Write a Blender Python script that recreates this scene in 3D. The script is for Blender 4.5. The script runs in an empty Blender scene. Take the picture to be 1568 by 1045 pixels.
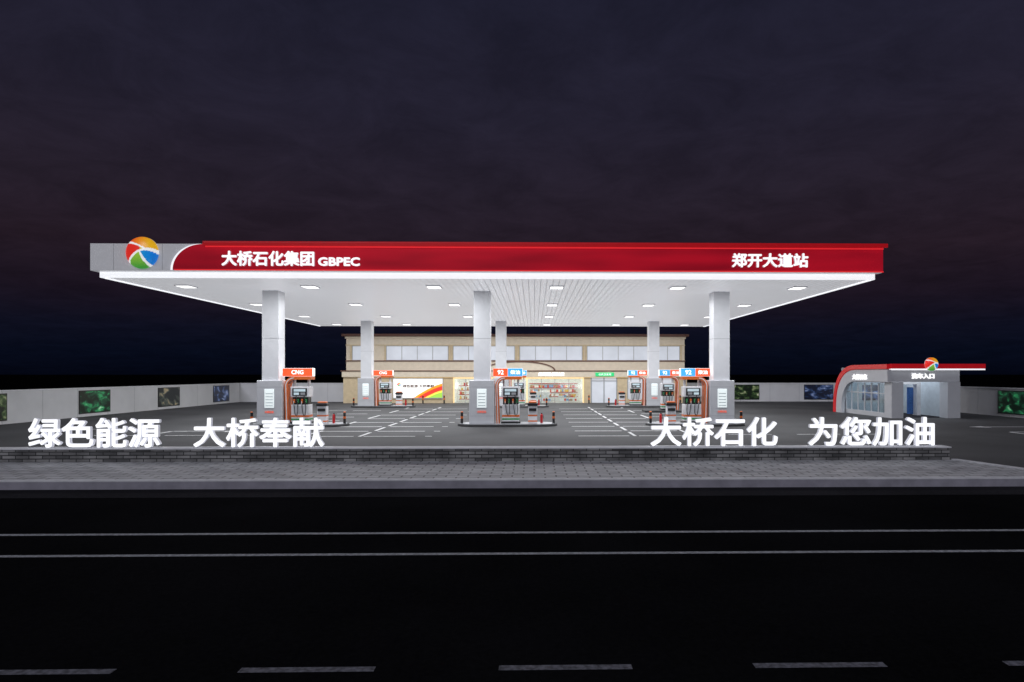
import bpy, bmesh, math, random
from mathutils import Vector
random.seed(7)
sc = bpy.context.scene
sc.view_settings.view_transform = 'Standard'
sc.view_settings.look = 'None'
sc.view_settings.exposure = 0
COL = sc.collection

# ------------------------------------------------------------------ materials
def nosample(m):
    try: m.cycles.emission_sampling = 'NONE'
    except Exception: pass
def mat(name, col, rough=0.5, em=0.0, emcol=None, metal=0.0, var=0.08, nscale=3.0, bump=0.0, coat=0.0):
    m = bpy.data.materials.new(name); m.use_nodes = True
    nt = m.node_tree; N = nt.nodes; L = nt.links
    b = N['Principled BSDF']
    b.inputs['Roughness'].default_value = rough
    b.inputs['Metallic'].default_value = metal
    if coat: b.inputs['Coat Weight'].default_value = coat
    tc = N.new('ShaderNodeTexCoord')
    nz = N.new('ShaderNodeTexNoise'); nz.inputs['Scale'].default_value = nscale; nz.inputs['Detail'].default_value = 4
    L.new(tc.outputs['Object'], nz.inputs['Vector'])
    r = N.new('ShaderNodeValToRGB')
    r.color_ramp.elements[0].position = 0.3; r.color_ramp.elements[1].position = 0.7
    r.color_ramp.elements[0].color = [c*(1-var) for c in col]+[1]
    r.color_ramp.elements[1].color = [min(1, c*(1+var)) for c in col]+[1]
    L.new(nz.outputs['Fac'], r.inputs['Fac'])
    L.new(r.outputs['Color'], b.inputs['Base Color'])
    if bump:
        bp = N.new('ShaderNodeBump'); bp.inputs['Strength'].default_value = bump
        L.new(nz.outputs['Fac'], bp.inputs['Height']); L.new(bp.outputs['Normal'], b.inputs['Normal'])
    if em:
        b.inputs['Emission Color'].default_value = list(emcol or col)+[1]
        b.inputs['Emission Strength'].default_value = em
        if name not in ('led_white',): nosample(m)
    return m

def math_node(nt, op, a=None, b=None):
    n = nt.nodes.new('ShaderNodeMath'); n.operation = op
    for i, v in enumerate((a, b)):
        if v is None: continue
        if isinstance(v, (int, float)): n.inputs[i].default_value = v
        else: nt.links.new(v, n.inputs[i])
    return n.outputs[0]

def brick_mat(name, c1, c2, mortar, bw, bh, msize, plane='XY', rough=0.8, bump=0.4, nvar=0.5):
    m = bpy.data.materials.new(name); m.use_nodes = True
    nt = m.node_tree; N = nt.nodes; L = nt.links; b = N['Principled BSDF']
    b.inputs['Roughness'].default_value = rough
    tc = N.new('ShaderNodeTexCoord'); sp = N.new('ShaderNodeSeparateXYZ'); cb = N.new('ShaderNodeCombineXYZ')
    L.new(tc.outputs['Object'], sp.inputs[0]); L.new(sp.outputs[0], cb.inputs[0])
    L.new(sp.outputs[1 if plane == 'XY' else 2], cb.inputs[1])
    br = N.new('ShaderNodeTexBrick'); br.inputs['Scale'].default_value = 1
    br.inputs['Brick Width'].default_value = bw; br.inputs['Row Height'].default_value = bh
    br.inputs['Mortar Size'].default_value = msize
    br.inputs['Color1'].default_value = c1+(1,); br.inputs['Color2'].default_value = c2+(1,); br.inputs['Mortar'].default_value = mortar+(1,)
    L.new(cb.outputs[0], br.inputs['Vector'])
    nz = N.new('ShaderNodeTexNoise'); nz.inputs['Scale'].default_value = 1.3; nz.inputs['Detail'].default_value = 8
    L.new(tc.outputs['Object'], nz.inputs['Vector'])
    mp = N.new('ShaderNodeMapRange'); mp.inputs[1].default_value = .3; mp.inputs[2].default_value = .7
    mp.inputs[3].default_value = 1-nvar; mp.inputs[4].default_value = 1+nvar*.4
    L.new(nz.outputs['Fac'], mp.inputs[0])
    mx = N.new('ShaderNodeVectorMath'); mx.operation = 'SCALE'
    L.new(br.outputs['Color'], mx.inputs[0]); L.new(mp.outputs[0], mx.inputs['Scale'])
    L.new(mx.outputs[0], b.inputs['Base Color'])
    bp = N.new('ShaderNodeBump'); bp.inputs['Strength'].default_value = bump; bp.inputs['Distance'].default_value = .02
    inv = math_node(nt, 'SUBTRACT', 1.0, br.outputs['Fac'])
    L.new(inv, bp.inputs['Height']); L.new(bp.outputs['Normal'], b.inputs['Normal'])
    return m

def asphalt(name, base, rough=0.85, tint=(1, 1, 1.03), spec=.5):
    m = bpy.data.materials.new(name); m.use_nodes = True
    nt = m.node_tree; N = nt.nodes; L = nt.links; b = N['Principled BSDF']
    b.inputs['Roughness'].default_value = rough; b.inputs['Specular IOR Level'].default_value = spec
    tc = N.new('ShaderNodeTexCoord')
    n1 = N.new('ShaderNodeTexNoise'); n1.inputs['Scale'].default_value = .25; n1.inputs['Detail'].default_value = 8
    n2 = N.new('ShaderNodeTexNoise'); n2.inputs['Scale'].default_value = 18; n2.inputs['Detail'].default_value = 4
    L.new(tc.outputs['Object'], n1.inputs['Vector']); L.new(tc.outputs['Object'], n2.inputs['Vector'])
    s = math_node(nt, 'ADD', math_node(nt, 'MULTIPLY', n1.outputs['Fac'], .7), math_node(nt, 'MULTIPLY', n2.outputs['Fac'], .5))
    r = N.new('ShaderNodeValToRGB'); r.color_ramp.elements[0].position = .38; r.color_ramp.elements[1].position = .82
    r.color_ramp.elements[0].color = [base*.55*t for t in tint]+[1]
    r.color_ramp.elements[1].color = [base*1.35*t for t in tint]+[1]
    L.new(s, r.inputs['Fac']); L.new(r.outputs['Color'], b.inputs['Base Color'])
    bp = N.new('ShaderNodeBump'); bp.inputs['Strength'].default_value = .35; bp.inputs['Distance'].default_value = .01
    L.new(n2.outputs['Fac'], bp.inputs['Height']); L.new(bp.outputs['Normal'], b.inputs['Normal'])
    return m

M = {}
M['white'] = mat('white_paint', (.75, .75, .77), .45)
M['silver'] = mat('aluminium_panel', (.6, .61, .64), .38, metal=.1, var=.03)
M['column'] = mat('column_panel', (.78, .79, .82), .4, var=.03)
M['grey'] = mat('grey_panel', (.35, .36, .38), .45)
M['dark'] = mat('dark_plastic', (.02, .02, .022), .35)
M['black'] = mat('black_rubber', (.012, .012, .012), .5)
M['kerb_dark'] = mat('island_kerb', (.05, .05, .052), .7)
M['kerb'] = mat('kerb_concrete', (.85, .85, .87), .8, var=.1)
M['kerbface'] = mat('kerb_stone', (.42, .40, .46), .8, var=.15)
M['orange'] = mat('orange_paint', (.75, .16, .03), .4)
M['redpaint'] = mat('red_paint_glow', (.5, .01, .015), .3, em=.22, emcol=(.9, .01, .02), coat=.5)  # plain red trim with a faint glow mixed into its paint
M['redglow'] = mat('red_led_strip', (.6, .02, .02), .4, em=.6, emcol=(.95, .03, .04))
M['extred'] = mat('extinguisher_red', (.5, .01, .015), .3)
M['line'] = mat('road_paint', (.72, .72, .72), .8, var=.25, nscale=9)
M['line_worn'] = mat('worn_road_paint', (.42, .43, .46), .85, var=.4, nscale=14)
M['dash_worn'] = mat('faded_road_paint', (.18, .18, .21), .85, var=.6, nscale=16)
M['ledwhite'] = mat('led_white', (.9, .9, .9), .5, em=.85, emcol=(.93, .95, 1))
M['lens'] = mat('lamp_lens', (.9, .9, .9), .5, em=1.6, emcol=(1, 1, 1))
M['letter'] = mat('letter_face', (.9, .9, .9), .5, em=.95, emcol=(.96, .97, 1))
M['letterside'] = mat('letter_side', (.7, .7, .74), .5, em=.28, emcol=(.85, .88, 1))
M['sgn_or'] = mat('sign_orange', (.8, .1, .03), .4, em=.6, emcol=(1, .11, .03))
M['sgn_bl'] = mat('sign_blue', (.05, .35, .7), .4, em=.6, emcol=(.07, .42, .85))
M['sgn_gr'] = mat('sign_green', (.02, .5, .15), .4, em=.5, emcol=(.03, .6, .2))
M['sgn_wh'] = mat('sign_white', (.9, .9, .9), .4, em=.95, emcol=(1, 1, 1))
M['screen'] = mat('display', (.5, .6, .65), .2, em=.35, emcol=(.55, .7, .75))
M['panel'] = mat('price_panel', (.8, .85, .85), .3, em=.55, emcol=(.78, .88, .88))
M['beige'] = mat('beige_render', (.66, .58, .46), .8, var=.06, em=.08, emcol=(.8, .66, .5))  # render glows slightly, standing in for light reaching the facade
M['tan'] = mat('tan_stone', (.55, .45, .3), .7, var=.1, em=.08, emcol=(.9, .66, .35))  # stone emits a little warm light so the shopfront looks lit
M['warm'] = mat('warm_lit_frame', (.8, .62, .35), .5, em=.6, emcol=(1, .70, .30))
M['brown'] = mat('brown_trim', (.14, .06, .04), .6)
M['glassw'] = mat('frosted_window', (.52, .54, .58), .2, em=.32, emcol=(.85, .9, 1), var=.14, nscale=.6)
M['frame'] = mat('window_frame', (.40, .40, .41), .4)
M['wall'] = mat('perimeter_wall_paint', (.74, .74, .75), .85, var=.06, nscale=.8)
M['green'] = mat('green_paint', (.02, .28, .08), .4)
M['inner'] = mat('shop_inner_wall', (.8, .78, .72), .6, em=.35, emcol=(1, .95, .85))  # walls and ceiling glow to make the shop interior look bright
M['washwall'] = mat('wash_bay_wall', (.45, .5, .55), .6, em=.05)  # bay walls have a weak glow of their own, as if lit
M['tile'] = mat('shop_floor', (.6, .58, .55), .3)
M['brush'] = mat('brush_blue', (.04, .12, .35), .9, var=.5, nscale=20, bump=1)
M['asph'] = asphalt('forecourt_asphalt', .075)
M['road'] = asphalt('road_asphalt', .011, tint=(1, 1, 1.12), spec=0)
M['gutter'] = asphalt('gutter_asphalt', .04, tint=(1, .98, 1.1), spec=0)
M['earth'] = asphalt('far_ground', .003, spec=0)
M['paver'] = brick_mat('sidewalk_pavers', (.76, .76, .77), (.60, .60, .615), (.26, .26, .26), .6, .3, .025, 'XY', bump=.3, nvar=.22)
M['stone'] = brick_mat('stone_wall', (.42, .41, .40), (.14, .14, .14), (.05, .05, .05), .42, .11, .014, 'XZ', bump=.9, nvar=.6)

def glass():
    m = bpy.data.materials.new('clear_glass'); m.use_nodes = True
    nt = m.node_tree; N = nt.nodes; L = nt.links; N.remove(N['Principled BSDF'])
    t = N.new('ShaderNodeBsdfTransparent'); t.inputs[0].default_value = (.82, .88, .9, 1)
    g = N.new('ShaderNodeBsdfGlossy'); g.inputs['Roughness'].default_value = .05
    mx = N.new('ShaderNodeMixShader'); mx.inputs[0].default_value = .1
    L.new(t.outputs[0], mx.inputs[1]); L.new(g.outputs[0], mx.inputs[2]); L.new(mx.outputs[0], N['Material Output'].inputs[0])
    return m
M['glass'] = glass()

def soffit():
    m = bpy.data.materials.new('soffit_planks_glow'); m.use_nodes = True
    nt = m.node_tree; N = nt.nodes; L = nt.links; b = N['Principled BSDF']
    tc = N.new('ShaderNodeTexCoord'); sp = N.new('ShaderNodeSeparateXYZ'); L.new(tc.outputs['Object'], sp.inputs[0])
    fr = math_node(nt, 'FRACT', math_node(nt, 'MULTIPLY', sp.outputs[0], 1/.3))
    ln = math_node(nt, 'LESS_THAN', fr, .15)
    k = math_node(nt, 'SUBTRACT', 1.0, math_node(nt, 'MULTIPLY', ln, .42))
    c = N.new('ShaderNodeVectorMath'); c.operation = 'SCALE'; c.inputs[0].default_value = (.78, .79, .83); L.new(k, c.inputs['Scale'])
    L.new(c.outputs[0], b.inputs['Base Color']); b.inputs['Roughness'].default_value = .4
    L.new(c.outputs[0], b.inputs['Emission Color']); b.inputs['Emission Strength'].default_value = .50  # planks emit, standing in for light bounced up onto the soffit
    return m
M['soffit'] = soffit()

def fascia():
    m = bpy.data.materials.new('red_fascia'); m.use_nodes = True
    nt = m.node_tree; N = nt.nodes; L = nt.links; b = N['Principled BSDF']
    b.inputs['Roughness'].default_value = .25; b.inputs['Coat Weight'].default_value = .6
    tc = N.new('ShaderNodeTexCoord'); mp = N.new('ShaderNodeMapping'); mp.inputs['Scale'].default_value = (.12, .1, .8)
    L.new(tc.outputs['Object'], mp.inputs[0])
    nz = N.new('ShaderNodeTexNoise'); nz.inputs['Scale'].default_value = 1.2; nz.inputs['Detail'].default_value = 2
    L.new(mp.outputs[0], nz.inputs['Vector'])
    r = N.new('ShaderNodeValToRGB'); r.color_ramp.elements[0].position = .35; r.color_ramp.elements[1].position = .68
    r.color_ramp.elements[0].color = (.18, .003, .010, 1); r.color_ramp.elements[1].color = (.38, .005, .016, 1)  # noise streaks put sheen and highlights into the red colour
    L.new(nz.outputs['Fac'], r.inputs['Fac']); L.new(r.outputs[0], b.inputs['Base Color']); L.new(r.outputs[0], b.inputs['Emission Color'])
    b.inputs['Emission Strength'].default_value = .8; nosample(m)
    return m
M['fascia'] = fascia()
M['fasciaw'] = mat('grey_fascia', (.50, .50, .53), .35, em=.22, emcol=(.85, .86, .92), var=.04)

def attr_mat(name, em=.6, rough=.3):
    m = bpy.data.materials.new(name); m.use_nodes = True
    nt = m.node_tree; N = nt.nodes; L = nt.links; b = N['Principled BSDF']
    a = N.new('ShaderNodeVertexColor'); a.layer_name = 'Col'
    L.new(a.outputs[0], b.inputs['Base Color']); L.new(a.outputs[0], b.inputs['Emission Color'])
    b.inputs['Emission Strength'].default_value = em; b.inputs['Roughness'].default_value = rough; nosample(m)
    return m
M['attr'] = attr_mat('printed_graphic', .6)
M['goods'] = attr_mat('shelf_goods', .2, .5)  # goods glow a little in place of shop light falling on them

def photo_mat(name, c0, c1, c2, c3, scale, seed):
    m = bpy.data.materials.new(name); m.use_nodes = True
    nt = m.node_tree; N = nt.nodes; L = nt.links; b = N['Principled BSDF']
    tc = N.new('ShaderNodeTexCoord'); mp = N.new('ShaderNodeMapping'); mp.inputs['Location'].default_value = (seed*3.1, seed*1.7, seed)
    mp.inputs['Scale'].default_value = (1, 1, 1.6)
    L.new(tc.outputs['Object'], mp.inputs[0])
    nz = N.new('ShaderNodeTexNoise'); nz.inputs['Scale'].default_value = scale; nz.inputs['Detail'].default_value = 5; nz.inputs['Distortion'].default_value = .8
    L.new(mp.outputs[0], nz.inputs['Vector'])
    r = N.new('ShaderNodeValToRGB'); e = r.color_ramp.elements
    e[0].position = .46; e[0].color = c0+(1,); e[1].position = .8; e[1].color = c3+(1,)
    x = e.new(.56); x.color = c1+(1,); x = e.new(.66); x.color = c2+(1,)
    L.new(nz.outputs['Fac'], r.inputs['Fac']); L.new(r.outputs[0], b.inputs['Base Color']); L.new(r.outputs[0], b.inputs['Emission Color'])
    b.inputs['Emission Strength'].default_value = .6; b.inputs['Roughness'].default_value = .3; nosample(m)
    return m

# ------------------------------------------------------------------ mesh helpers
def link(o, parent=None):
    COL.objects.link(o)
    if parent: o.parent = parent
    return o
def empty(name, loc=(0, 0, 0)):
    o = bpy.data.objects.new(name, None); o.location = loc; o.empty_display_size = .3
    return link(o)
def mesh(name, verts, faces, m, parent=None, smooth=False):
    me = bpy.data.meshes.new(name); me.from_pydata([tuple(v) for v in verts], [], faces); me.update()
    if m: me.materials.append(m)
    if smooth:
        for p in me.polygons: p.use_smooth = True
    return link(bpy.data.objects.new(name, me), parent)
def box(name, x0, x1, y0, y1, z0, z1, m, parent=None, bev=0):
    v = [(x0, y0, z0), (x1, y0, z0), (x1, y1, z0), (x0, y1, z0), (x0, y0, z1), (x1, y0, z1), (x1, y1, z1), (x0, y1, z1)]
    f = [(0, 3, 2, 1), (4, 5, 6, 7), (0, 1, 5, 4), (1, 2, 6, 5), (2, 3, 7, 6), (3, 0, 4, 7)]
    o = mesh(name, v, f, m, parent)
    if bev:
        b = o.modifiers.new('bevel', 'BEVEL'); b.width = bev; b.segments = 2; b.limit_method = 'ANGLE'
    return o
def boxes(name, lst, m, parent=None):
    V = []; F = []
    for (x0, x1, y0, y1, z0, z1) in lst:
        n = len(V)
        V += [(x0, y0, z0), (x1, y0, z0), (x1, y1, z0), (x0, y1, z0), (x0, y0, z1), (x1, y0, z1), (x1, y1, z1), (x0, y1, z1)]
        F += [tuple(i+n for i in f) for f in [(0, 3, 2, 1), (4, 5, 6, 7), (0, 1, 5, 4), (1, 2, 6, 5), (2, 3, 7, 6), (3, 0, 4, 7)]]
    return mesh(name, V, F, m, parent)
def prism(name, pts, axis, a0, a1, m, parent=None, bev=0):
    def P(p, a):
        return (p[0], a, p[1]) if axis == 'y' else (a, p[0], p[1]) if axis == 'x' else (p[0], p[1], a)
    n = len(pts); V = [P(p, a0) for p in pts]+[P(p, a1) for p in pts]
    F = [tuple(range(n)), tuple(range(2*n-1, n-1, -1))]+[(i, (i+1) % n, n+(i+1) % n, n+i) for i in range(n)]
    me = bpy.data.meshes.new(name); me.from_pydata(V, [], F)
    bm = bmesh.new(); bm.from_mesh(me); bmesh.ops.recalc_face_normals(bm, faces=bm.faces); bm.to_mesh(me); bm.free()
    if m: me.materials.append(m)
    o = link(bpy.data.objects.new(name, me), parent)
    if bev:
        b = o.modifiers.new('bevel', 'BEVEL'); b.width = bev; b.segments = 2
    return o
def cyl(name, x, y, z0, z1, r, m, parent=None, n=20, r2=None):
    r2 = r if r2 is None else r2
    V = [(x+r*math.cos(2*math.pi*i/n), y+r*math.sin(2*math.pi*i/n), z0) for i in range(n)]
    V += [(x+r2*math.cos(2*math.pi*i/n), y+r2*math.sin(2*math.pi*i/n), z1) for i in range(n)]
    F = [tuple(range(n-1, -1, -1)), tuple(range(n, 2*n))]+[(i, (i+1) % n, n+(i+1) % n, n+i) for i in range(n)]
    return mesh(name, V, F, m, parent)
def tube(name, pts, r, m, parent=None):
    cu = bpy.data.curves.new(name, 'CURVE'); cu.dimensions = '3D'; cu.bevel_depth = r; cu.bevel_resolution = 1; cu.resolution_u = 5
    s = cu.splines.new('NURBS'); s.points.add(len(pts)-1)
    for p, q in zip(s.points, pts): p.co = (*q, 1)
    s.use_endpoint_u = True; s.order_u = 3
    cu.materials.append(m)
    return link(bpy.data.objects.new(name, cu), parent)
def text(name, s, x0, x1, z0, z1, y, depth, m, parent=None, bold=.0, side=None, face_x=None):
    """raised lettering facing -Y (or -X when face_x is given). bold = stroke thickening in metres,
    made from slightly shifted layers, each set 1 mm behind the one before."""
    cu = bpy.data.curves.new(name, 'FONT'); cu.body = s; cu.size = 1; cu.extrude = .5; cu.resolution_u = 3
    o = bpy.data.objects.new(name+'_tmp', cu); COL.objects.link(o)
    bpy.context.view_layer.update()
    dg = bpy.context.evaluated_depsgraph_get()
    me = bpy.data.meshes.new_from_object(o.evaluated_get(dg)); bpy.data.objects.remove(o)
    if not me.vertices: return None
    xs = [v.co.x for v in me.vertices]; ys = [v.co.y for v in me.vertices]; zs = [v.co.z for v in me.vertices]
    ax, bx, ay, by, az, bz = min(xs), max(xs), min(ys), max(ys), min(zs), max(zs)
    V = []; F = []; sg = 1 if x1 > x0 else -1
    offs = [(0, 0)] if not bold else [(0, 0), (bold, 0), (-bold, 0), (0, bold), (0, -bold), (bold*.7, bold*.7), (-bold*.7, bold*.7), (bold*.7, -bold*.7), (-bold*.7, -bold*.7)]
    X0_, X1_, Z0_, Z1_ = x0+sg*bold, x1-sg*bold, z0+bold, z1-bold
    for k_, (dx, dz) in enumerate(offs):
        n = len(V)
        for v in me.vertices:
            X = X0_+(v.co.x-ax)/(bx-ax)*(X1_-X0_)+dx; Z = Z0_+(v.co.y-ay)/(by-ay)*(Z1_-Z0_)+dz
            D = (bz-v.co.z)/(bz-az)*(depth-.0007*(k_+1))+.0007*k_
            V.append((X, y-depth+D, Z) if face_x is None else (face_x-depth+D, X, Z))
        F += [tuple(i+n for i in p.vertices) for p in me.polygons]
    nm = bpy.data.meshes.new(name); nm.from_pydata(V, [], F); nm.update()
    nm.materials.append(m)
    if side:
        nm.materials.append(side)
        for p in nm.polygons:
            nn = p.normal
            p.material_index = 1 if abs(nn.y if face_x is None else nn.x) < .5 else 0
    return link(bpy.data.objects.new(name, nm), parent)

def globe(name, cx, y, cz, R, parent=None, depth=.35, nr=36, na=96):
    """flattened multicolour globe emblem facing -Y"""
    V = []; C = []
    def colr(u, v):
        c1 = (v+.05)-(.55*u-.55*u*u+.08)
        c2 = (u-.10)-(-.35*v+.25*v*v)
        c3 = v-(.42-.25*(u+.2)**2-.35*u)
        if abs(c1) < .06+.07*abs(u-.1) and u > -.95: return (.95, .95, .95)
        if v < .1 and abs(c2) < .05+.09*abs(v): return (.95, .95, .95)
        if c1 > 0:
            if abs(c3) < .05+.03*abs(u): return (.95, .95, .95)
            if c3 > 0:
                t = min(1, max(0, (u+.7)/1.3)); return (.85, .04+.42*t, .015)
            return (.80, .03, .02) if u < .1 else (.75, .6, .05)
        if c2 < 0:
            t = min(1, max(0, (v+1)/1.1)); return (.04+.35*t, .36+.25*t, .05)
        t = min(1, max(0, (u+.2))); return (.01, .20+.14*(1-t), .62+.1*t)
    V.append((cx, y-depth, cz)); C.append(colr(0, 0))
    for i in range(1, nr+1):
        rr = math.sin(i/nr*math.pi/2)
        for j in range(na):
            a = 2*math.pi*j/na; u, v = rr*math.cos(a), rr*math.sin(a)
            V.append((cx+R*u, y-depth*math.sqrt(max(0, 1-rr*rr)), cz+R*v)); C.append(colr(u, v))
    F = [(0, 1+(j+1) % na, 1+j) for j in range(na)]
    for i in range(nr-1):
        for j in range(na):
            a = 1+i*na+j; b = 1+i*na+(j+1) % na
            F.append((a, b, b+na, a+na))
    base = len(V)
    for j in range(na):
        a = 2*math.pi*j/na; V.append((cx+R*math.cos(a), y+.08, cz+R*math.sin(a))); C.append((.6, .6, .6))
    for j in range(na):
        a = 1+(nr-1)*na+j; b = 1+(nr-1)*na+(j+1) % na; F.append((a, b, base+(j+1) % na, base+j))
    F.append(tuple(base+j for j in range(na)))
    o = mesh(name, V, F, M['attr'], parent, smooth=True)
    ca = o.data.color_attributes.new('Col', 'FLOAT_COLOR', 'POINT')
    for i, c in enumerate(C): ca.data[i].color = (*c, 1)
    return o

def colgrid(name, x0, x1, z0, z1, y, nx, nz, fn, m, parent=None):
    V = []; C = []; F = []
    for j in range(nz+1):
        for i in range(nx+1):
            u, v = i/nx, j/nz; V.append((x0+(x1-x0)*u, y, z0+(z1-z0)*v)); C.append(fn(u, v))
    for j in range(nz):
        for i in range(nx):
            a = j*(nx+1)+i; F.append((a, a+1, a+nx+2, a+nx+1))
    o = mesh(name, V, F, m, parent)
    ca = o.data.color_attributes.new('Col', 'FLOAT_COLOR', 'POINT')
    for i, c in enumerate(C): ca.data[i].color = (*c, 1)
    return o

# ------------------------------------------------------------------ ground
mesh('ground', [(-3000, -1500, -.26), (3000, -1500, -.26), (3000, 3000, -.26), (-3000, 3000, -.26)], [(0, 1, 2, 3)], M['earth'])
mesh('road', [(-400, -25, -.2), (400, -25, -.2), (400, 17.3, -.2), (-400, 17.3, -.2)], [(0, 1, 2, 3)], M['road'])
mesh('road_gutter', [(-400, 16.0, -.196), (400, 16.0, -.196), (400, 17.15, -.196), (-400, 17.15, -.196)], [(0, 1, 2, 3)], M['gutter'])
k = empty('kerb')
box('kerb_face', -400, 400, 17.15, 17.30, -.26, -.004, M['kerbface'], k)
box('kerb_top', -400, 400, 17.152, 17.40, -.003, .03, M['kerb'], k, .008)
prism('forecourt', [(-29.6, 17.41), (60, 17.41), (60, 80), (-29.6, 80)], 'z', -.25, 0, M['asph'])
prism('sidewalk', [(-60, 17.41), (14.75, 17.41), (14.3, 18.5), (13.55, 20.95), (-60, 20.95)], 'z', -.2, .012, M['paver'])
prism('sidewalk_kerb', [(14.75, 17.42), (14.95, 17.42), (14.5, 18.53), (13.75, 20.95), (13.555, 20.95), (14.305, 18.5)], 'z', -.1, .045, M['kerb'])
mk = empty('road_marking')
box('edge_line_a', -300, 300, 12.3, 12.42, -.2, -.196, M['line_worn'], mk)
box('edge_line_b', -300, 300, 10.86, 10.97, -.2, -.196, M['line_worn'], mk)
boxes('lane_dashes', [(-5.60+2.62*i-26.2, -5.60+2.62*i+1.36-26.2, 6.62, 6.72, -.2, -.195) for i in range(22)], M['dash_worn'], mk)

fm = empty('forecourt_marking')
L_ = []
def dash_h(x0, x1, y, seg, gap, w=.14):
    x = x0
    while x < x1-.3: L_.append((x, min(x+seg, x1), y, y+w, 0, .004)); x += seg+gap
def dash_v(x, y0, y1, seg, gap, w=.14):
    y = y0
    while y < y1-.3: L_.append((x, x+w, y, min(y+seg, y1), 0, .0045)); y += seg+gap
for (a_, b_) in ((-10.4, -4.6), (2.0, 7.2)):
    for y in (29.4, 32.0, 34.8, 37.8, 41.0, 44.6, 48.4, 52.4): dash_h(a_, b_, y, 2.3, .45)
    for x in (a_+2.35+.15,): dash_v(x, 29.4, 55, 2.0, 1.0)
dash_v(-10.5, 29.4, 55, 3.0, 3.0); dash_v(7.2, 29.4, 55, 3.0, 3.0)
for y in (39.4, 42.6, 46.0, 50): dash_h(-16.5, -11.7, y, 2.2, .5); dash_h(7.6, 12.6, y, 2.2, .5)
for y in (30.0,): dash_h(-20, -12, y, 2.0, 1.2); dash_h(9, 16, y, 2.0, 1.2)
boxes('bay_lines', L_, M['line'], fm)
def arrow(n, x, y, s):
    boxes(n+'_shaft', [(x, x+2.6*s if s > 0 else x, y, y+.16, 0, .004)] if s > 0 else [(x-2.6, x, y, y+.16, 0, .004)], M['line'], fm)
    boxes(n+'_stem', [(x-.16, x, y-1.6, y-.002, 0, .0045)], M['line'], fm)
    hx = x+2.6 if s > 0 else x-2.6
    prism(n+'_head', [(hx, y-.35), (hx+.9*s, y+.08), (hx, y+.5)], 'z', 0, .004, M['line'], fm)
arrow('arrow_a', -17.6, 32.2, 1); arrow('arrow_b', 26.5, 34.0, -1); arrow('arrow_c', -24, 33.5, 1); arrow('arrow_d', 23, 31.0, 1)

# ------------------------------------------------------------------ stone wall + letters
sw = empty('stone_wall')
box('stone_face', -60, 13.5, 20.96, 21.4, 0, .40, M['stone'], sw)
box('cap', -60, 13.54, 20.92, 21.45, .401, .44, M['kerb'], sw, .008)
for s, x in (('绿色能源', -16.1), ('大桥奉献', -10.9), ('大桥石化', 3.78), ('为您加油', 8.95)):
    e = empty('illuminated_letter_sign')
    text('letters', s, x, x+4.15, .45, 1.40, 21.22, .12, M['letter'], e, .022, M['letterside'])
    box('base_rail', x-.02, x+4.17, 21.12, 21.2, .44, .46, M['silver'], e)

# ------------------------------------------------------------------ canopy
cp = empty('gas_station_canopy')
X0, X1, Y0, Y1 = -19.95, 16.0, 30.7, 61.0
ZS = 7.26
box('roof_deck', X0-.15, X1+.1, Y0-.2, Y1+.2, 7.6, 8.5, M['grey'], cp)
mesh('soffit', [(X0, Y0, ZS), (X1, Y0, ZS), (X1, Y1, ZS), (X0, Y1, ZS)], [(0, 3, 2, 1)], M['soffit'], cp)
boxes('led_band', [(X0, X1, Y0-.12, Y0, ZS, 7.52), (X0, X1, Y1, Y1+.12, ZS, 7.52),
                   (X0-.12, X0, Y0-.12, Y1+.12, ZS, 7.52), (X1, X1+.12, Y0-.12, Y1+.12, ZS, 7.52)], M['ledwhite'], cp)
boxes('soffit_edge_led', [(X0+.02, X0+.14, Y0+.02, Y1-.02, ZS-.04, ZS-.002), (X1-.14, X1-.02, Y0+.02, Y1-.02, ZS-.04, ZS-.002)], M['ledwhite'], cp)
FX0, FX1, FY = -20.25, 16.25, 30.2
boxes('fascia_underside', [(FX0, FX1, FY+.02, Y0-.125, 7.525, 7.56)], M['fasciaw'], cp)
box('fascia_front_grey', FX0, FX1, FY, FY+.2, 7.53, 8.76, M['fasciaw'], cp, .01)
box('fascia_left', FX0, FX0+.1, FY+.21, Y1+.6, 7.53, 8.76, M['fasciaw'], cp)
box('fascia_right', FX1-.1, FX1, FY+.21, Y1+.6, 7.53, 8.76, M['fascia'], cp)
box('fascia_back', FX0+.21, FX1-.21, Y1+.4, Y1+.6, 7.53, 8.76, M['fasciaw'], cp)
boxes('fascia_panel_joints', [(x_, x_+.012, FY-.004, FY-.001, 7.54, 8.75) for x_ in (-19.2, -17.0)], M['grey'], cp)
def sweep(x_off, z0, z1):
    pts = []
    for i in range(17):
        t = i/16*math.pi/2
        pts.append((-16.5+x_off+1.35*(1-math.cos(t)), z0+(z1-z0)*math.sin(t)))
    return pts
prism('red_sweep', sweep(0, 7.56, 8.74)+[(FX1+.02, 8.74), (FX1+.02, 7.56)], 'y', FY-.06, FY-.002, M['fascia'], cp)
a = sweep(-.10, 7.56, 8.75); b = sweep(-.01, 7.56, 8.72)
prism('white_sweep_line', a+b[::-1], 'y', FY-.05, FY-.001, M['ledwhite'], cp)
prism('red_top_trim', [(-15.1, 8.65), (-15.1, 8.80), (16.45, 8.83), (16.45, 8.68)], 'y', FY-.16, FY-.065, M['redpaint'], cp)
box('red_top_cap', -15.1, 16.45, FY-.16, FY+.6, 8.831, 8.86, M['redpaint'], cp)
box('red_glow_strip', -15.0, 16.27, FY-.12, FY-.065, 8.60, 8.648, M['redglow'], cp)
box('red_bottom_trim', -16.4, 16.27, FY-.10, FY-.065, 7.53, 7.585, M['redglow'], cp)
globe('globe_emblem', -17.88, FY-.02, 8.33, .73, cp)
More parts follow.
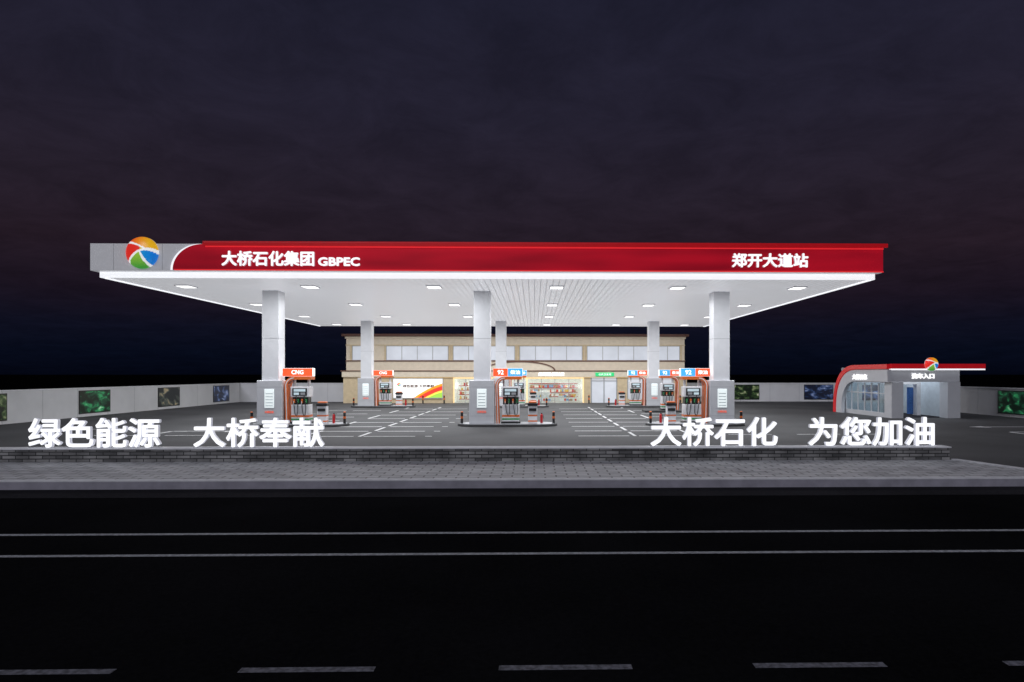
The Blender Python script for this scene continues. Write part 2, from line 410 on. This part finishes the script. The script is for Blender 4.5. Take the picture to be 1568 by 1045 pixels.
text('brand_letters', '大桥石化集团', -14.25, -10.05, 7.73, 8.42, FY-.065, .09, M['letter'], cp, .022, M['letterside'])
text('latin_letters', 'GBPEC', -9.88, -7.98, 7.74, 8.14, FY-.065, .09, M['letter'], cp, .02, M['letterside'])
text('station_name_letters', '郑开大道站', 9.16, 12.72, 7.74, 8.40, FY-.065, .09, M['letter'], cp, .022, M['letterside'])

fx = [-17.6, -11.37, -5.1, 1.15, 7.35, 13.55]; fy = [33.4, 41.9, 50.4, 58.6]
for yy in fy:
    for xx in fx:
        boxes('lamp_housing', [(xx-.36, xx+.36, yy-.46, yy+.46, ZS-.05, ZS-.001)], M['silver'], cp)
        boxes('lamp_lens', [(xx-.32, xx+.32, yy-.40, yy+.40, ZS-.065, ZS-.051)], M['lens'], cp)
        ld = bpy.data.lights.new('canopy_lamp', 'AREA'); ld.shape = 'RECTANGLE'; ld.size = .62; ld.size_y = .78
        ld.energy = 235; ld.color = (.95, .97, 1)
        lo = bpy.data.objects.new('canopy_lamp', ld); lo.location = (xx, yy, ZS-.07); link(lo, cp)

cx = [-14.05, -2.8, 10.12]; rows = [35.5, 55.3]
for yi, yy in enumerate(rows):
    for xi, xx in enumerate(cx):
        c = empty('canopy_column', (xx, yy, 0))
        box('shaft', -.44, .44, -.44, .44, .13, ZS-.002, M['column'], c, .012)
        box('shaft_seam', -.446, .446, -.446, .446, 4.7, 4.715, M['grey'], c)
        box('cladding', -.67, .67, -.56, .56, .14, 2.46, M['silver'], c, .03)
        boxes('cladding_joints', [(-.673, .673, -.563, .563, z, z+.012) for z in (.55, 2.1)], M['grey'], c)
        box('light_panel', -.25, .25, -.585, -.562, 1.0, 2.0, M['panel'], c, .01)
        boxes('panel_rows', [(-.2, .2, -.59, -.586, 1.1+.16*i, 1.13+.16*i) for i in range(5)], M['grey'], c)
        text('panel_text', '大桥石化', -.24, .24, .72, .84, -.562, .015, M['sgn_or'], c)

def ribbon(name, pts, w, y0, y1, m, parent):
    out = []; inn = []
    for i, p in enumerate(pts):
        a = Vector(pts[max(0, i-1)]); b = Vector(pts[min(len(pts)-1, i+1)]); d = (b-a).normalized(); n = Vector((-d.y, d.x))
        out.append(tuple(Vector(p)+n*w/2)); inn.append(tuple(Vector(p)-n*w/2))
    return prism(name, out+inn[::-1], 'y', y0, y1, m, parent)

def dispenser(loc, s, kind):
    d = empty('fuel_dispenser', loc)
    def B(n, x0, x1, *r, **k):
        if s < 0: x0, x1 = -x1, -x0
        return box(n, x0, x1, *r, **k)
    B('plinth', -.36, .68, -.38, .38, 0, .1, M['dark'], d)
    B('lower_cabinet', -.30, .62, -.32, .32, .1, 1.02, M['white'], d, bev=.02)
    B('stripe_orange', -.305, .625, -.325, .325, .36, .46, M['orange'], d)
    B('stripe_green', -.305, .625, -.325, .325, .2, .28, M['green'], d)
    B('cabinet_door', -.16, .46, -.335, -.322, .56, .97, M['silver'], d)
    B('nozzle_bay', -.26, .58, -.24, .24, 1.02, 1.42, M['dark'], d)
    B('head', -.34, .66, -.32, .32, 1.42, 1.98, M['white'], d, bev=.03)
    B('display_bezel', -.24, .54, -.335, -.322, 1.5, 1.9, M['dark'], d)
    B('display_top', -.16, .46, -.342, -.336, 1.72, 1.86, M['screen'], d)
    B('display_low', -.16, .12, -.342, -.336, 1.54, 1.67, M['screen'], d)
    B('keypad', .2, .44, -.342, -.336, 1.54, 1.67, M['grey'], d)
    B('post_a', -.28, -.19, -.12, .12, 1.98, 2.40, M['silver'], d)
    B('post_b', .50, .59, -.12, .12, 1.98, 2.40, M['silver'], d)
    for i, x in enumerate((-.14, .06, .28, .48)):
        x *= s
        box('nozzle', x-.04, x+.04, -.36, -.24, 1.1, 1.32, M['green'] if i % 2 else M['orange'], d, .015)
        tube('spout', [(x, -.36, 1.2), (x, -.42, 1.12), (x, -.40, 1.0)], .014, M['silver'], d)
        if i in (0, 2): tube('hose', [(x, -.34, 1.1), (x+.06*s, -.46, .7), (x+.14*s, -.5, .4), (x+.26*s, -.48, .55), (x+.22*s, -.42, 1.2), (x+.1*s, -.34, 1.5)], .02, M['black'], d)
    # sweeping orange side frame that rises and curves over to carry the sign
    pts = []
    for i in range(13):
        t = i/12*math.pi/2
        pts.append((s*(-.16-.42*math.cos(t)), 2.02+.42*math.sin(t)))
    pts = [(s*-.52, .0), (s*-.55, 1.0)]+pts+[(s*.74, 2.44)]
    ribbon('side_frame', pts, .16, -.34, .34, M['orange'], d)
    ribbon('side_frame_trim', [(p[0], p[1]) for p in pts[:-1]], .05, -.35, -.342, M['white'], d)
    box('sign_box', -.8, .8, -.2, .2, 2.53, 2.97, M['sgn_wh'], d, .03)
    if kind == 'CNG':
        box('sign_face', -.79, .79, -.225, -.203, 2.54, 2.96, M['sgn_or'], d)
        text('sign_text', 'CNG', -.32, .32, 2.64, 2.87, -.225, .012, M['sgn_wh'], d, .008)
    else:
        A, Bm = (M['sgn_or'], M['sgn_bl']) if kind == 'A' else (M['sgn_bl'], M['sgn_or'])
        box('sign_face_left', -.79, -.005, -.225, -.203, 2.54, 2.96, A, d)
        box('sign_face_right', .005, .79, -.225, -.203, 2.54, 2.96, Bm, d)
        text('sign_text', '92', -.55, -.22, 2.63, 2.88, -.225, .012, M['sgn_wh'], d, .008)
        text('sign_text_b', '柴油', .14, .66, 2.64, 2.87, -.225, .012, M['sgn_wh'], d, .006)
    return d

def island(x, y, s, kind):
    i = empty('pump_island', (x, y, 0))
    a, b = -1.35, 4.05
    if s < 0: a, b = -b, -a
    def outline(g):
        P = []; r = .95-g
        for k in range(9):
            t = -math.pi/2+k/8*math.pi; P.append((b-.95+r*math.cos(t), r*math.sin(t)))
        for k in range(9):
            t = math.pi/2+k/8*math.pi; P.append((a+.95+r*math.cos(t), r*math.sin(t)))
        return P
    prism('kerb_ring', outline(0), 'z', 0, .12, M['kerb_dark'], i, .02)
    prism('island_top', outline(.12), 'z', .121, .14, M['grey'], i)
    dispenser((x+1.38*s, y-.05, .14), s, kind)
    c = empty('service_cabinet', (x+2.72*s, y-.25, .14))
    box('body', -.24, .24, -.2, .2, 0, .95, M['white'], c, .02)
    boxes('stripes', [(-.245, .245, -.205, .205, z, z+.07) for z in (.1, .4)], M['orange'], c)
    box('hood', -.28, .28, -.25, .22, .952, 1.1, M['dark'], c, .03)
    box('tray', -.2, .2, -.26, -.205, .68, .82, M['dark'], c)
    box('lid', -.22, .22, -.19, .17, 1.101, 1.18, M['orange'], c, .03)
    for bx in (a+.25, b-.2):
        p = empty('safety_bollard', (x+bx, y-.15, .12))
        cyl('post', 0, 0, 0, .62, .07, M['dark'], p)
        cyl('band', 0, 0, .28, .40, .073, M['orange'], p)
        cyl('cap', 0, 0, .62, .66, .075, M['orange'], p, r2=.04)
    f = empty('fire_extinguisher', (x+3.2*s, y+.1, .14))
    cyl('tank', 0, 0, 0, .42, .07, M['extred'], f)
    cyl('shoulder', 0, 0, .42, .49, .07, M['extred'], f, r2=.03)
    cyl('valve', 0, 0, .49, .55, .03, M['dark'], f)
    tube('hose', [(0, 0, .54), (.1, -.03, .47), (.12, -.03, .22)], .012, M['black'], f)
for yy in rows:
    island(-14.05, yy, 1, 'CNG'); island(-2.8, yy, 1, 'A'); island(10.12, yy, -1, 'B')
dispenser((10.05, 48.3, .14), -1, 'B')
i = empty('pump_island', (10.0, 48.3, 0)); box('kerb_ring', -1.9, 1.9, -.8, .8, 0, .14, M['kerb_dark'], i, .1)

# ------------------------------------------------------------------ perimeter walls with light-box posters
def wall(name, x0, x1, y0, y1):
    w = empty(name)
    box('panel', x0, x1, y0, y1, 0, 1.84, M['wall'], w)
    box('coping', x0-.04, x1+.04, y0-.04, y1+.04, 1.841, 1.9, M['kerb'], w)
    L2 = []
    if x1-x0 > y1-y0:
        x = x0+3
        while x < x1: L2.append((x, x+.02, y0-.004, y0-.001, 0, 1.83)); x += 3
    else:
        y = y0+3
        xx = (x1+.001, x1+.004) if x0 < 0 else (x0-.004, x0-.001)
        while y < y1: L2.append((xx[0], xx[1], y, y+.02, 0, 1.83)); y += 3
    boxes('panel_joints', L2, M['grey'], w)
    return w
wall('perimeter_wall', -29.7, -29.5, 21.8, 66.0)
wall('perimeter_wall', -29.75, -18.5, 66.05, 66.25)
wall('perimeter_wall', 15.0, 31.2, 66.05, 66.25)
wall('perimeter_wall', 31.0, 31.2, 27.0, 66.0)
PM = [photo_mat('poster_forest', (.003, .01, .006), (.01, .06, .03), (.03, .28, .10), (.5, .7, .5), 1.3, 1),
      photo_mat('poster_dusk', (.01, .012, .012), (.05, .06, .05), (.25, .2, .12), (.7, .6, .45), .9, 2),
      photo_mat('poster_city', (.006, .008, .02), (.02, .04, .10), (.12, .16, .3), (.8, .8, .75), 1.2, 3),
      photo_mat('poster_garden', (.006, .01, .006), (.03, .06, .02), (.2, .22, .12), (.85, .85, .8), 1.6, 4)]
def poster_x(x, y0, y1, s, m):
    p = empty('wall_poster')
    box('frame', min(x, x+.05*s), max(x, x+.05*s), y0, y1, .2, 1.72, M['dark'], p)
    box('picture', min(x+.051*s, x+.056*s), max(x+.051*s, x+.056*s), y0+.06, y1-.06, .26, 1.66, m, p)
def poster_y(y, x0, x1, m):
    p = empty('wall_poster')
    box('frame', x0, x1, y-.05, y, .2, 1.72, M['dark'], p)
    box('picture', x0+.06, x1-.06, y-.056, y-.051, .26, 1.66, m, p)
for j, (y0, m) in enumerate(((34.0, PM[3]), (42.9, PM[0]), (51.8, PM[1]), (60.6, PM[2]), (25.1, PM[2]))): poster_x(-29.5, y0, y0+3.1, 1, m)
for y0, m in ((39.9, PM[0]), (48.8, PM[2]), (57.5, PM[1]), (31, PM[3])): poster_x(31.0, y0, y0+3.1, -1, m)
poster_y(66.05, 19.9, 22.9, PM[3]); poster_y(66.05, 27.5, 30.5, PM[2])

# ------------------------------------------------------------------ station building
bd = empty('station_building')
BX0, BX1, BY = -18.3, 14.8, 64.0
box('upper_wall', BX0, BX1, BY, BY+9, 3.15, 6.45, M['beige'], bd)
box('roof_slab', BX0-.35, BX1+.35, BY-.45, BY+9.3, 6.46, 6.70, M['brown'], bd, .02)
box('roof_soffit_trim', BX0-.1, BX1+.1, BY-.12, BY-.001, 6.25, 6.455, M['beige'], bd)
box('sill_band', BX0-.04, BX1+.04, BY-.08, BY-.002, 4.02, 4.12, M['brown'], bd)
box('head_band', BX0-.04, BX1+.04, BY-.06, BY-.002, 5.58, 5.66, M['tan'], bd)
groups = [(-17.7, -16.6), (-14.4, -8.4), (-7.9, -1.9), (-1.4, 4.7), (5.2, 11.3), (11.9, 14.3)]
gl = []; fr = []; pier = []
for g0, g1 in groups:
    n = max(1, round((g1-g0)/1.5)); gl.append((g0, g1, BY-.03, BY-.004, 4.13, 5.56))
    for q in range(n+1):
        xx = g0+(g1-g0)*q/n; fr.append((xx-.03, xx+.03, BY-.06, BY-.031, 4.13, 5.56))
    fr.append((g0, g1, BY-.058, BY-.031, 5.50, 5.56)); fr.append((g0, g1, BY-.058, BY-.031, 4.131, 4.18))
    for xx in (g0-.2, g1+.05): pier.append((xx, xx+.15, BY-.10, BY-.003, 4.13, 5.57))
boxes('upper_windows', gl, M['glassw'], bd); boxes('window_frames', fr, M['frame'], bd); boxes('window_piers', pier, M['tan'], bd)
SY = 63.0
solid = [(-18.3, -16.9), (-15.8, -13.6), (-13.6, -7.75), (-5.3, -4.4), (4.75, 5.45), (8.05, 9.0), (13.4, 14.8)]
boxes('shopfront_wall', [(a_, b_, SY, SY+.3, 0, 2.5) for a_, b_ in solid], M['tan'], bd)
boxes('side_walls', [(-18.3, -18.0, SY+.301, 73, 0, 3.14), (14.5, 14.8, SY+.301, 73, 0, 3.14), (-17.99, 14.49, 72.7, 73, 0, 3.14)], M['beige'], bd)
box('sign_band', -18.4, 14.9, SY-.18, SY+.98, 2.501, 3.05, M['beige'], bd, .02)
box('sign_band_trim', -18.5, 15.0, SY-.25, SY+.98, 3.051, 3.14, M['brown'], bd)
box('added_glow_strip', -13.4, 13.4, SY-.15, SY-.05, 2.47, 2.499, M['warm'], bd)  # glowing strip added to brighten the facade
arc = [(-1.4+3.3*math.cos(t), 3.14+.80*math.sin(t)) for t in [math.pi*q/24 for q in range(25)]]
prism('entrance_arch', arc, 'y', SY-.22, SY+.6, M['beige'], bd)
arc2 = [(-1.4+3.45*math.cos(t), 3.14+.92*math.sin(t)) for t in [math.pi*q/24 for q in range(25)]]
prism('arch_trim', arc2+[( -1.4+3.3*math.cos(t), 3.142+.802*math.sin(t)) for t in [math.pi*q/24 for q in range(24, -1, -1)]], 'y', SY-.3, SY+.62, M['brown'], bd)
box('interior_floor', -8, 14, SY+.31, SY+6, .0, .02, M['tile'], bd)
box('interior_back', -17.7, 14, SY+5, SY+5.1, .03, 3.1, M['inner'], bd)
boxes('partitions', [(-7.9, -7.76, SY+.31, SY+5, .03, 2.49), (4.76, 4.9, SY+.31, SY+5, .03, 2.49)], M['inner'], bd)
box('interior_ceiling', -17.7, 14, SY+.31, SY+5, 2.9, 2.95, M['inner'], bd)
rv = []
for xx in (-7.78, -5.4, -4.45, -.75, 4.68): rv.append((xx, xx+.12, SY-.06, SY-.002, .02, 2.46))
for a_, b_ in ((-7.66, -5.4), (-4.33, -.75), (-.63, 4.68)): rv.append((a_, b_, SY-.058, SY-.002, 2.34, 2.46))
boxes('lit_portal_frames', rv, M['warm'], bd)
mu = []
for xx in (-6.6, -3.3, -2.3, -1.4, .7, 2.0, 3.35): mu.append((xx-.03, xx+.03, SY+.05, SY+.12, .02, 2.34))
boxes('mullions', mu, M['frame'], bd)
box('shop_glass', -7.7, 4.7, SY+.14, SY+.15, .03, 2.45, M['glass'], bd)
V = []; F = []; C = []
pal = [(.75, .08, .05), (.8, .5, .1), (.85, .8, .7), (.25, .4, .6), (.85, .85, .85), (.6, .1, .1), (.85, .85, .85), (.5, .3, .15), (.9, .9, .85)]
def goods(x0, x1, y, zs, h):
    for z in zs:
        x = x0
        while x < x1-.1:
            w = random.uniform(.1, .28); hh = h*random.uniform(.6, 1); c_ = random.choice(pal); n = len(V)
            a_, b_ = x, min(x+w-.02, x1)
            V.extend([(a_, y, z), (b_, y, z), (b_, y+.2, z), (a_, y+.2, z), (a_, y, z+hh), (b_, y, z+hh), (b_, y+.2, z+hh), (a_, y+.2, z+hh)])
            F.extend([tuple(q+n for q in f) for f in [(4, 5, 6, 7), (0, 1, 5, 4), (1, 2, 6, 5), (3, 0, 4, 7)]]); C.extend([c_]*8); x += w
goods(-.4, 4.4, SY+4.6, (.5, .95, 1.4), .30)
goods(-7.5, -5.5, SY+3.0, (.3, .75, 1.2, 1.65), .32)
goods(-4.3, -3.0, SY+3.6, (.3, .75, 1.2, 1.65), .32)
goods(.2, 1.7, SY+1.6, (.15, .5), .24); goods(2.4, 4.2, SY+1.6, (.15, .5), .24)
g = mesh('shelf_goods', V, F, M['goods'], bd)
ca = g.data.color_attributes.new('Col', 'FLOAT_COLOR', 'POINT')
for q, c_ in enumerate(C): ca.data[q].color = (*c_, 1)
boxes('shelves', [(-.5, 4.5, SY+4.55, SY+4.95, z, z+.03) for z in (.46, .91, 1.36, 1.81)]+[(-7.6, -5.4, SY+2.95, SY+3.3, z, z+.03) for z in (.26, .71, 1.16, 1.61, 2.05)]
      + [(.1, 1.8, SY+1.55, SY+1.95, z, z+.03) for z in (.11, .46, .81)]+[(2.3, 4.3, SY+1.55, SY+1.95, z, z+.03) for z in (.11, .46, .81)], M['white'], bd)
boxes('shelf_price_strips', [(-.5, 4.5, SY+4.54, SY+4.549, z-.03, z+.04) for z in (.46, .91, 1.36, 1.81)]+[(-7.6, -5.4, SY+2.93, SY+2.949, z-.03, z+.04) for z in (.26, .71, 1.16, 1.61)], M['extred'], bd)
box('counter', -.2, 1.6, SY+3.2, SY+3.8, .02, 1.0, M['white'], bd, .03)
for (a_, b_, e_) in ((-7.6, -5.0, 60), (-4.3, 4.6, 190)):
    ld = bpy.data.lights.new('shop_lamp', 'AREA'); ld.shape = 'RECTANGLE'; ld.size = b_-a_; ld.size_y = 2.5; ld.energy = e_; ld.color = (1, .95, .86)
    lo = bpy.data.objects.new('shop_lamp', ld); lo.location = ((a_+b_)/2, SY+2.2, 2.85); link(lo, bd)
box('left_door', -16.88, -15.82, SY+.05, SY+.1, 0.02, 2.3, M['glassw'], bd); boxes('left_door_frame', [(-16.89, -16.8, SY+.0, SY+.049, .02, 2.4), (-15.9, -15.81, SY, SY+.049, .02, 2.4), (-16.8, -15.9, SY, SY+.049, 2.3, 2.4)], M['frame'], bd)
box('double_door', 5.46, 8.04, SY+.05, SY+.1, .02, 2.49, M['glassw'], bd)
boxes('double_door_frame', [(x_-.05, x_+.05, SY-.01, SY+.048, .02, 2.45) for x_ in (5.52, 6.75, 7.98)]+[(5.57, 6.70, SY, SY+.047, 2.1, 2.18), (6.8, 7.93, SY, SY+.047, 2.1, 2.18)], M['grey'], bd)
box('right_window', 9.0, 13.4, SY+.05, SY+.1, .4, 2.49, M['glassw'], bd); box('right_window_sill', 9.01, 13.39, SY, SY+.3, .02, .39, M['tan'], bd)
boxes('right_window_frame', [(x_-.04, x_+.04, SY-.01, SY+.048, .4, 2.45) for x_ in (9.05, 10.5, 11.9, 13.35)], M['frame'], bd)
text('store_name', '绿鲜惠便利店', .4, 2.9, 2.6, 2.96, SY-.18, .05, M['sgn_wh'], bd, .012)
box('green_sign', 5.9, 7.7, SY-.24, SY-.185, 2.58, 2.94, M['sgn_gr'], bd); text('green_sign_text', '公共卫生间', 6.2, 7.4, 2.66, 2.86, SY-.24, .02, M['sgn_wh'], bd)
bb = empty('billboard')
box('frame', -13.55, -8.75, SY-.12, SY-.02, .45, 2.38, M['silver'], bb)
def wave(u, v):
    if u > .42:
        s_ = u-.42; hh = .0+1.9*s_-1.0*s_*s_
        if v < hh and v > hh-.13: return (.95, .35, .02)
        if v <= hh-.13 and v > hh-.36: return (.85, .05, .03)
        if v <= hh-.36 and v > hh-.46: return (.95, .75, .1)
        if v <= hh-.46: return (.35, .65, .08)
    return (.93, .93, .9)
colgrid('print', -13.48, -8.82, .52, 2.31, SY-.125, 120, 50, wave, M['attr'], bb)
text('print_text', '绿色能源 大桥奉献', -12.6, -9.6, 1.5, 1.78, SY-.127, .012, M['brown'], bb, .008)
globe('print_logo', -12.95, SY-.13, 1.8, .18, bb, .02, 10, 32)
for xx in (-16, -10.5, -8.5, -5.0, 5.2, 8.6, 12, 13.9):
    p = empty('safety_bollard', (xx, 61.9, 0)); cyl('post', 0, 0, 0, .75, .07, M['dark'], p); cyl('band', 0, 0, .35, .55, .074, M['orange'], p); cyl('cap', 0, 0, .75, .8, .075, M['orange'], p, r2=.04)

# ------------------------------------------------------------------ car wash
cw = empty('car_wash_building')
wx, wy0, wy1 = 22.7, 41.2, 47.2
def prof(off, zoff, n=17):
    return [(wy1-2.3+(3.2-off)*math.sin(math.pi/2*q/(n-1))**.9, max(0, (3.42-zoff)*(max(0, math.cos(math.pi/2*q/(n-1)))**.75))) for q in range(n)]
o1 = [(wy0-.5, 3.42)]+prof(0, 0); i1 = [(wy0-.5, 3.12)]+prof(.34, .30)
prism('red_side_sweep', o1+i1[::-1], 'x', wx-.5, wx-.25, M['redpaint'], cw)
i2 = [(wy0-.5, 3.08)]+prof(.38, .34); i3 = [(wy0-.5, 2.3)]+prof(1.2, 1.12)
prism('grey_side_sweep', i2+i3[::-1], 'x', wx-.45, wx-.2, M['silver'], cw)
box('roof', wx-.2, 28.0, wy0-.2, wy1+.2, 3.05, 3.25, M['grey'], cw)
box('front_fascia_red', wx-.24, 28.5, wy0-.55, wy0-.3, 3.14, 3.44, M['redpaint'], cw, .03)
box('fascia_line', wx-.24, 28.5, wy0-.5, wy0-.3, 3.05, 3.135, M['ledwhite'], cw)
box('front_fascia_grey', wx-.2, 27.0, wy0-.3, wy0-.1, 2.3, 3.045, M['silver'], cw, .02)
boxes('piers', [(wx-.1, wx+.65, wy0-.35, wy0+.5, 0, 2.29), (26.2, 27.0, wy0-.35, wy0+.5, 0, 2.29), (wx-.1, wx+.2, wy1-.3, wy1, 0, 2.24), (26.6, 26.9, wy1-.3, wy1, 0, 2.24)], M['silver'], cw)
boxes('side_mullions', [(wx-.06, wx+.02, y_, y_+.09, .3, 2.2) for y_ in (42.5, 43.4, 44.3, 45.2, 46.1)]+[(wx-.055, wx+.015, 41.71, 46.89, 1.5, 1.56)], M['silver'], cw)
box('side_plinth', wx-.08, wx+.05, 41.71, 46.89, 0, .3, M['silver'], cw)
box('side_glass', wx-.03, wx-.02, 41.71, 46.89, .3, 2.2, M['glass'], cw)
box('right_wall', 26.7, 26.85, 41.71, 46.89, 0, 3.04, M['washwall'], cw)
box('back_wall', wx+.21, 26.59, wy1-.1, wy1, 0, 3.04, M['washwall'], cw)
box('side_upper', wx-.1, wx+.05, 41.71, 46.89, 2.25, 3.04, M['silver'], cw)
mesh('bay_floor', [(wx+.1, wy0, .005), (26.6, wy0, .005), (26.6, wy1-.1, .005), (wx+.1, wy1-.1, .005)], [(0, 1, 2, 3)], M['gutter'], cw)
boxes('wash_gantry', [(23.5, 23.75, 43.5, 44, .02, 2.1), (25.8, 26.05, 43.5, 44, .02, 2.1), (23.5, 26.05, 43.5, 44, 2.1, 2.4)], M['white'], cw)
for xx in (24.0, 25.5): cyl('wash_brush', xx, 43.8, .1, 1.9, .2, M['brush'], cw)
box('bay_screen', 23.9, 25.9, wy1-.13, wy1-.105, .9, 2.0, PM[2], cw)
text('wash_sign', '洗车入口', 23.9, 25.35, 2.5, 2.84, wy0-.3, .05, M['sgn_wh'], cw, .01)
text('wash_brand', '大桥石化', 45.2, 43.2, 2.42, 2.78, 0, .05, M['sgn_wh'], cw, .01, face_x=wx-.45)
globe('wash_emblem', 25.0, wy0-.6, 3.42, .42, cw, .2, 16, 48)
ld = bpy.data.lights.new('bay_lamp', 'AREA'); ld.shape = 'RECTANGLE'; ld.size = 3; ld.size_y = 4; ld.energy = 120; ld.color = (.85, .92, 1)
lo = bpy.data.objects.new('bay_lamp', ld); lo.location = (24.7, 44.2, 3.0); link(lo, cw)

# ------------------------------------------------------------------ sky
w = bpy.data.worlds.new('World'); sc.world = w; w.use_nodes = True
nt = w.node_tree; N = nt.nodes; Lk = nt.links
bg = N['Background']
tc = N.new('ShaderNodeTexCoord'); sp = N.new('ShaderNodeSeparateXYZ'); Lk.new(tc.outputs['Generated'], sp.inputs[0])
r = N.new('ShaderNodeValToRGB'); cr = r.color_ramp
stops = [(0.0, (.0012, .002, .006)), (.03, (.0022, .0035, .010)), (.065, (.0045, .005, .013)), (.11, (.0105, .0068, .0135)), (.17, (.0175, .0105, .0175)),
         (.25, (.0185, .0135, .0235)), (.36, (.0165, .0145, .028)), (.5, (.0135, .0135, .028)), (1.0, (.008, .008, .018))]
cr.elements[0].position = 0; cr.elements[0].color = stops[0][1]+(1,)
cr.elements[1].position = 1; cr.elements[1].color = stops[-1][1]+(1,)
for p_, c_ in stops[1:-1]:
    e_ = cr.elements.new(p_); e_.color = c_+(1,)
Lk.new(sp.outputs[2], r.inputs['Fac'])
zc = math_node(nt, 'ADD', sp.outputs[2], .12)
cb = N.new('ShaderNodeCombineXYZ'); Lk.new(math_node(nt, 'DIVIDE', sp.outputs[0], zc), cb.inputs[0]); Lk.new(math_node(nt, 'DIVIDE', sp.outputs[1], zc), cb.inputs[1])
nz = N.new('ShaderNodeTexNoise'); nz.inputs['Scale'].default_value = 3.4; nz.inputs['Detail'].default_value = 10; nz.inputs['Roughness'].default_value = .68; nz.inputs['Distortion'].default_value = .5
Lk.new(cb.outputs[0], nz.inputs['Vector'])
mr = N.new('ShaderNodeMapRange'); mr.inputs[1].default_value = .35; mr.inputs[2].default_value = .7; mr.inputs[3].default_value = .82; mr.inputs[4].default_value = 1.24
Lk.new(nz.outputs['Fac'], mr.inputs[0])
vm = N.new('ShaderNodeVectorMath'); vm.operation = 'SCALE'; Lk.new(r.outputs[0], vm.inputs[0]); Lk.new(mr.outputs[0], vm.inputs['Scale'])
Lk.new(vm.outputs[0], bg.inputs[0]); bg.inputs[1].default_value = 1.0

sd = bpy.data.lights.new('front_fill', 'SUN'); sd.energy = .75; sd.angle = math.radians(25); sd.color = (.88, .9, 1)  # added weak fill from behind the camera, brightens sidewalk, kerb and columns
so = bpy.data.objects.new('front_fill', sd); so.rotation_euler = (math.radians(55), 0, math.radians(-15)); COL.objects.link(so)

# ------------------------------------------------------------------ camera
cam = bpy.data.cameras.new('camera'); co = bpy.data.objects.new('camera', cam); COL.objects.link(co)
co.location = (0, 0, 2.8); co.rotation_euler = (math.radians(90), 0, -.02)
cam.sensor_width = 36; cam.lens = 1000/1568*36
cam.shift_x = -.0344; cam.shift_y = (573-522.5)/1568
cam.clip_end = 6000
sc.camera = co
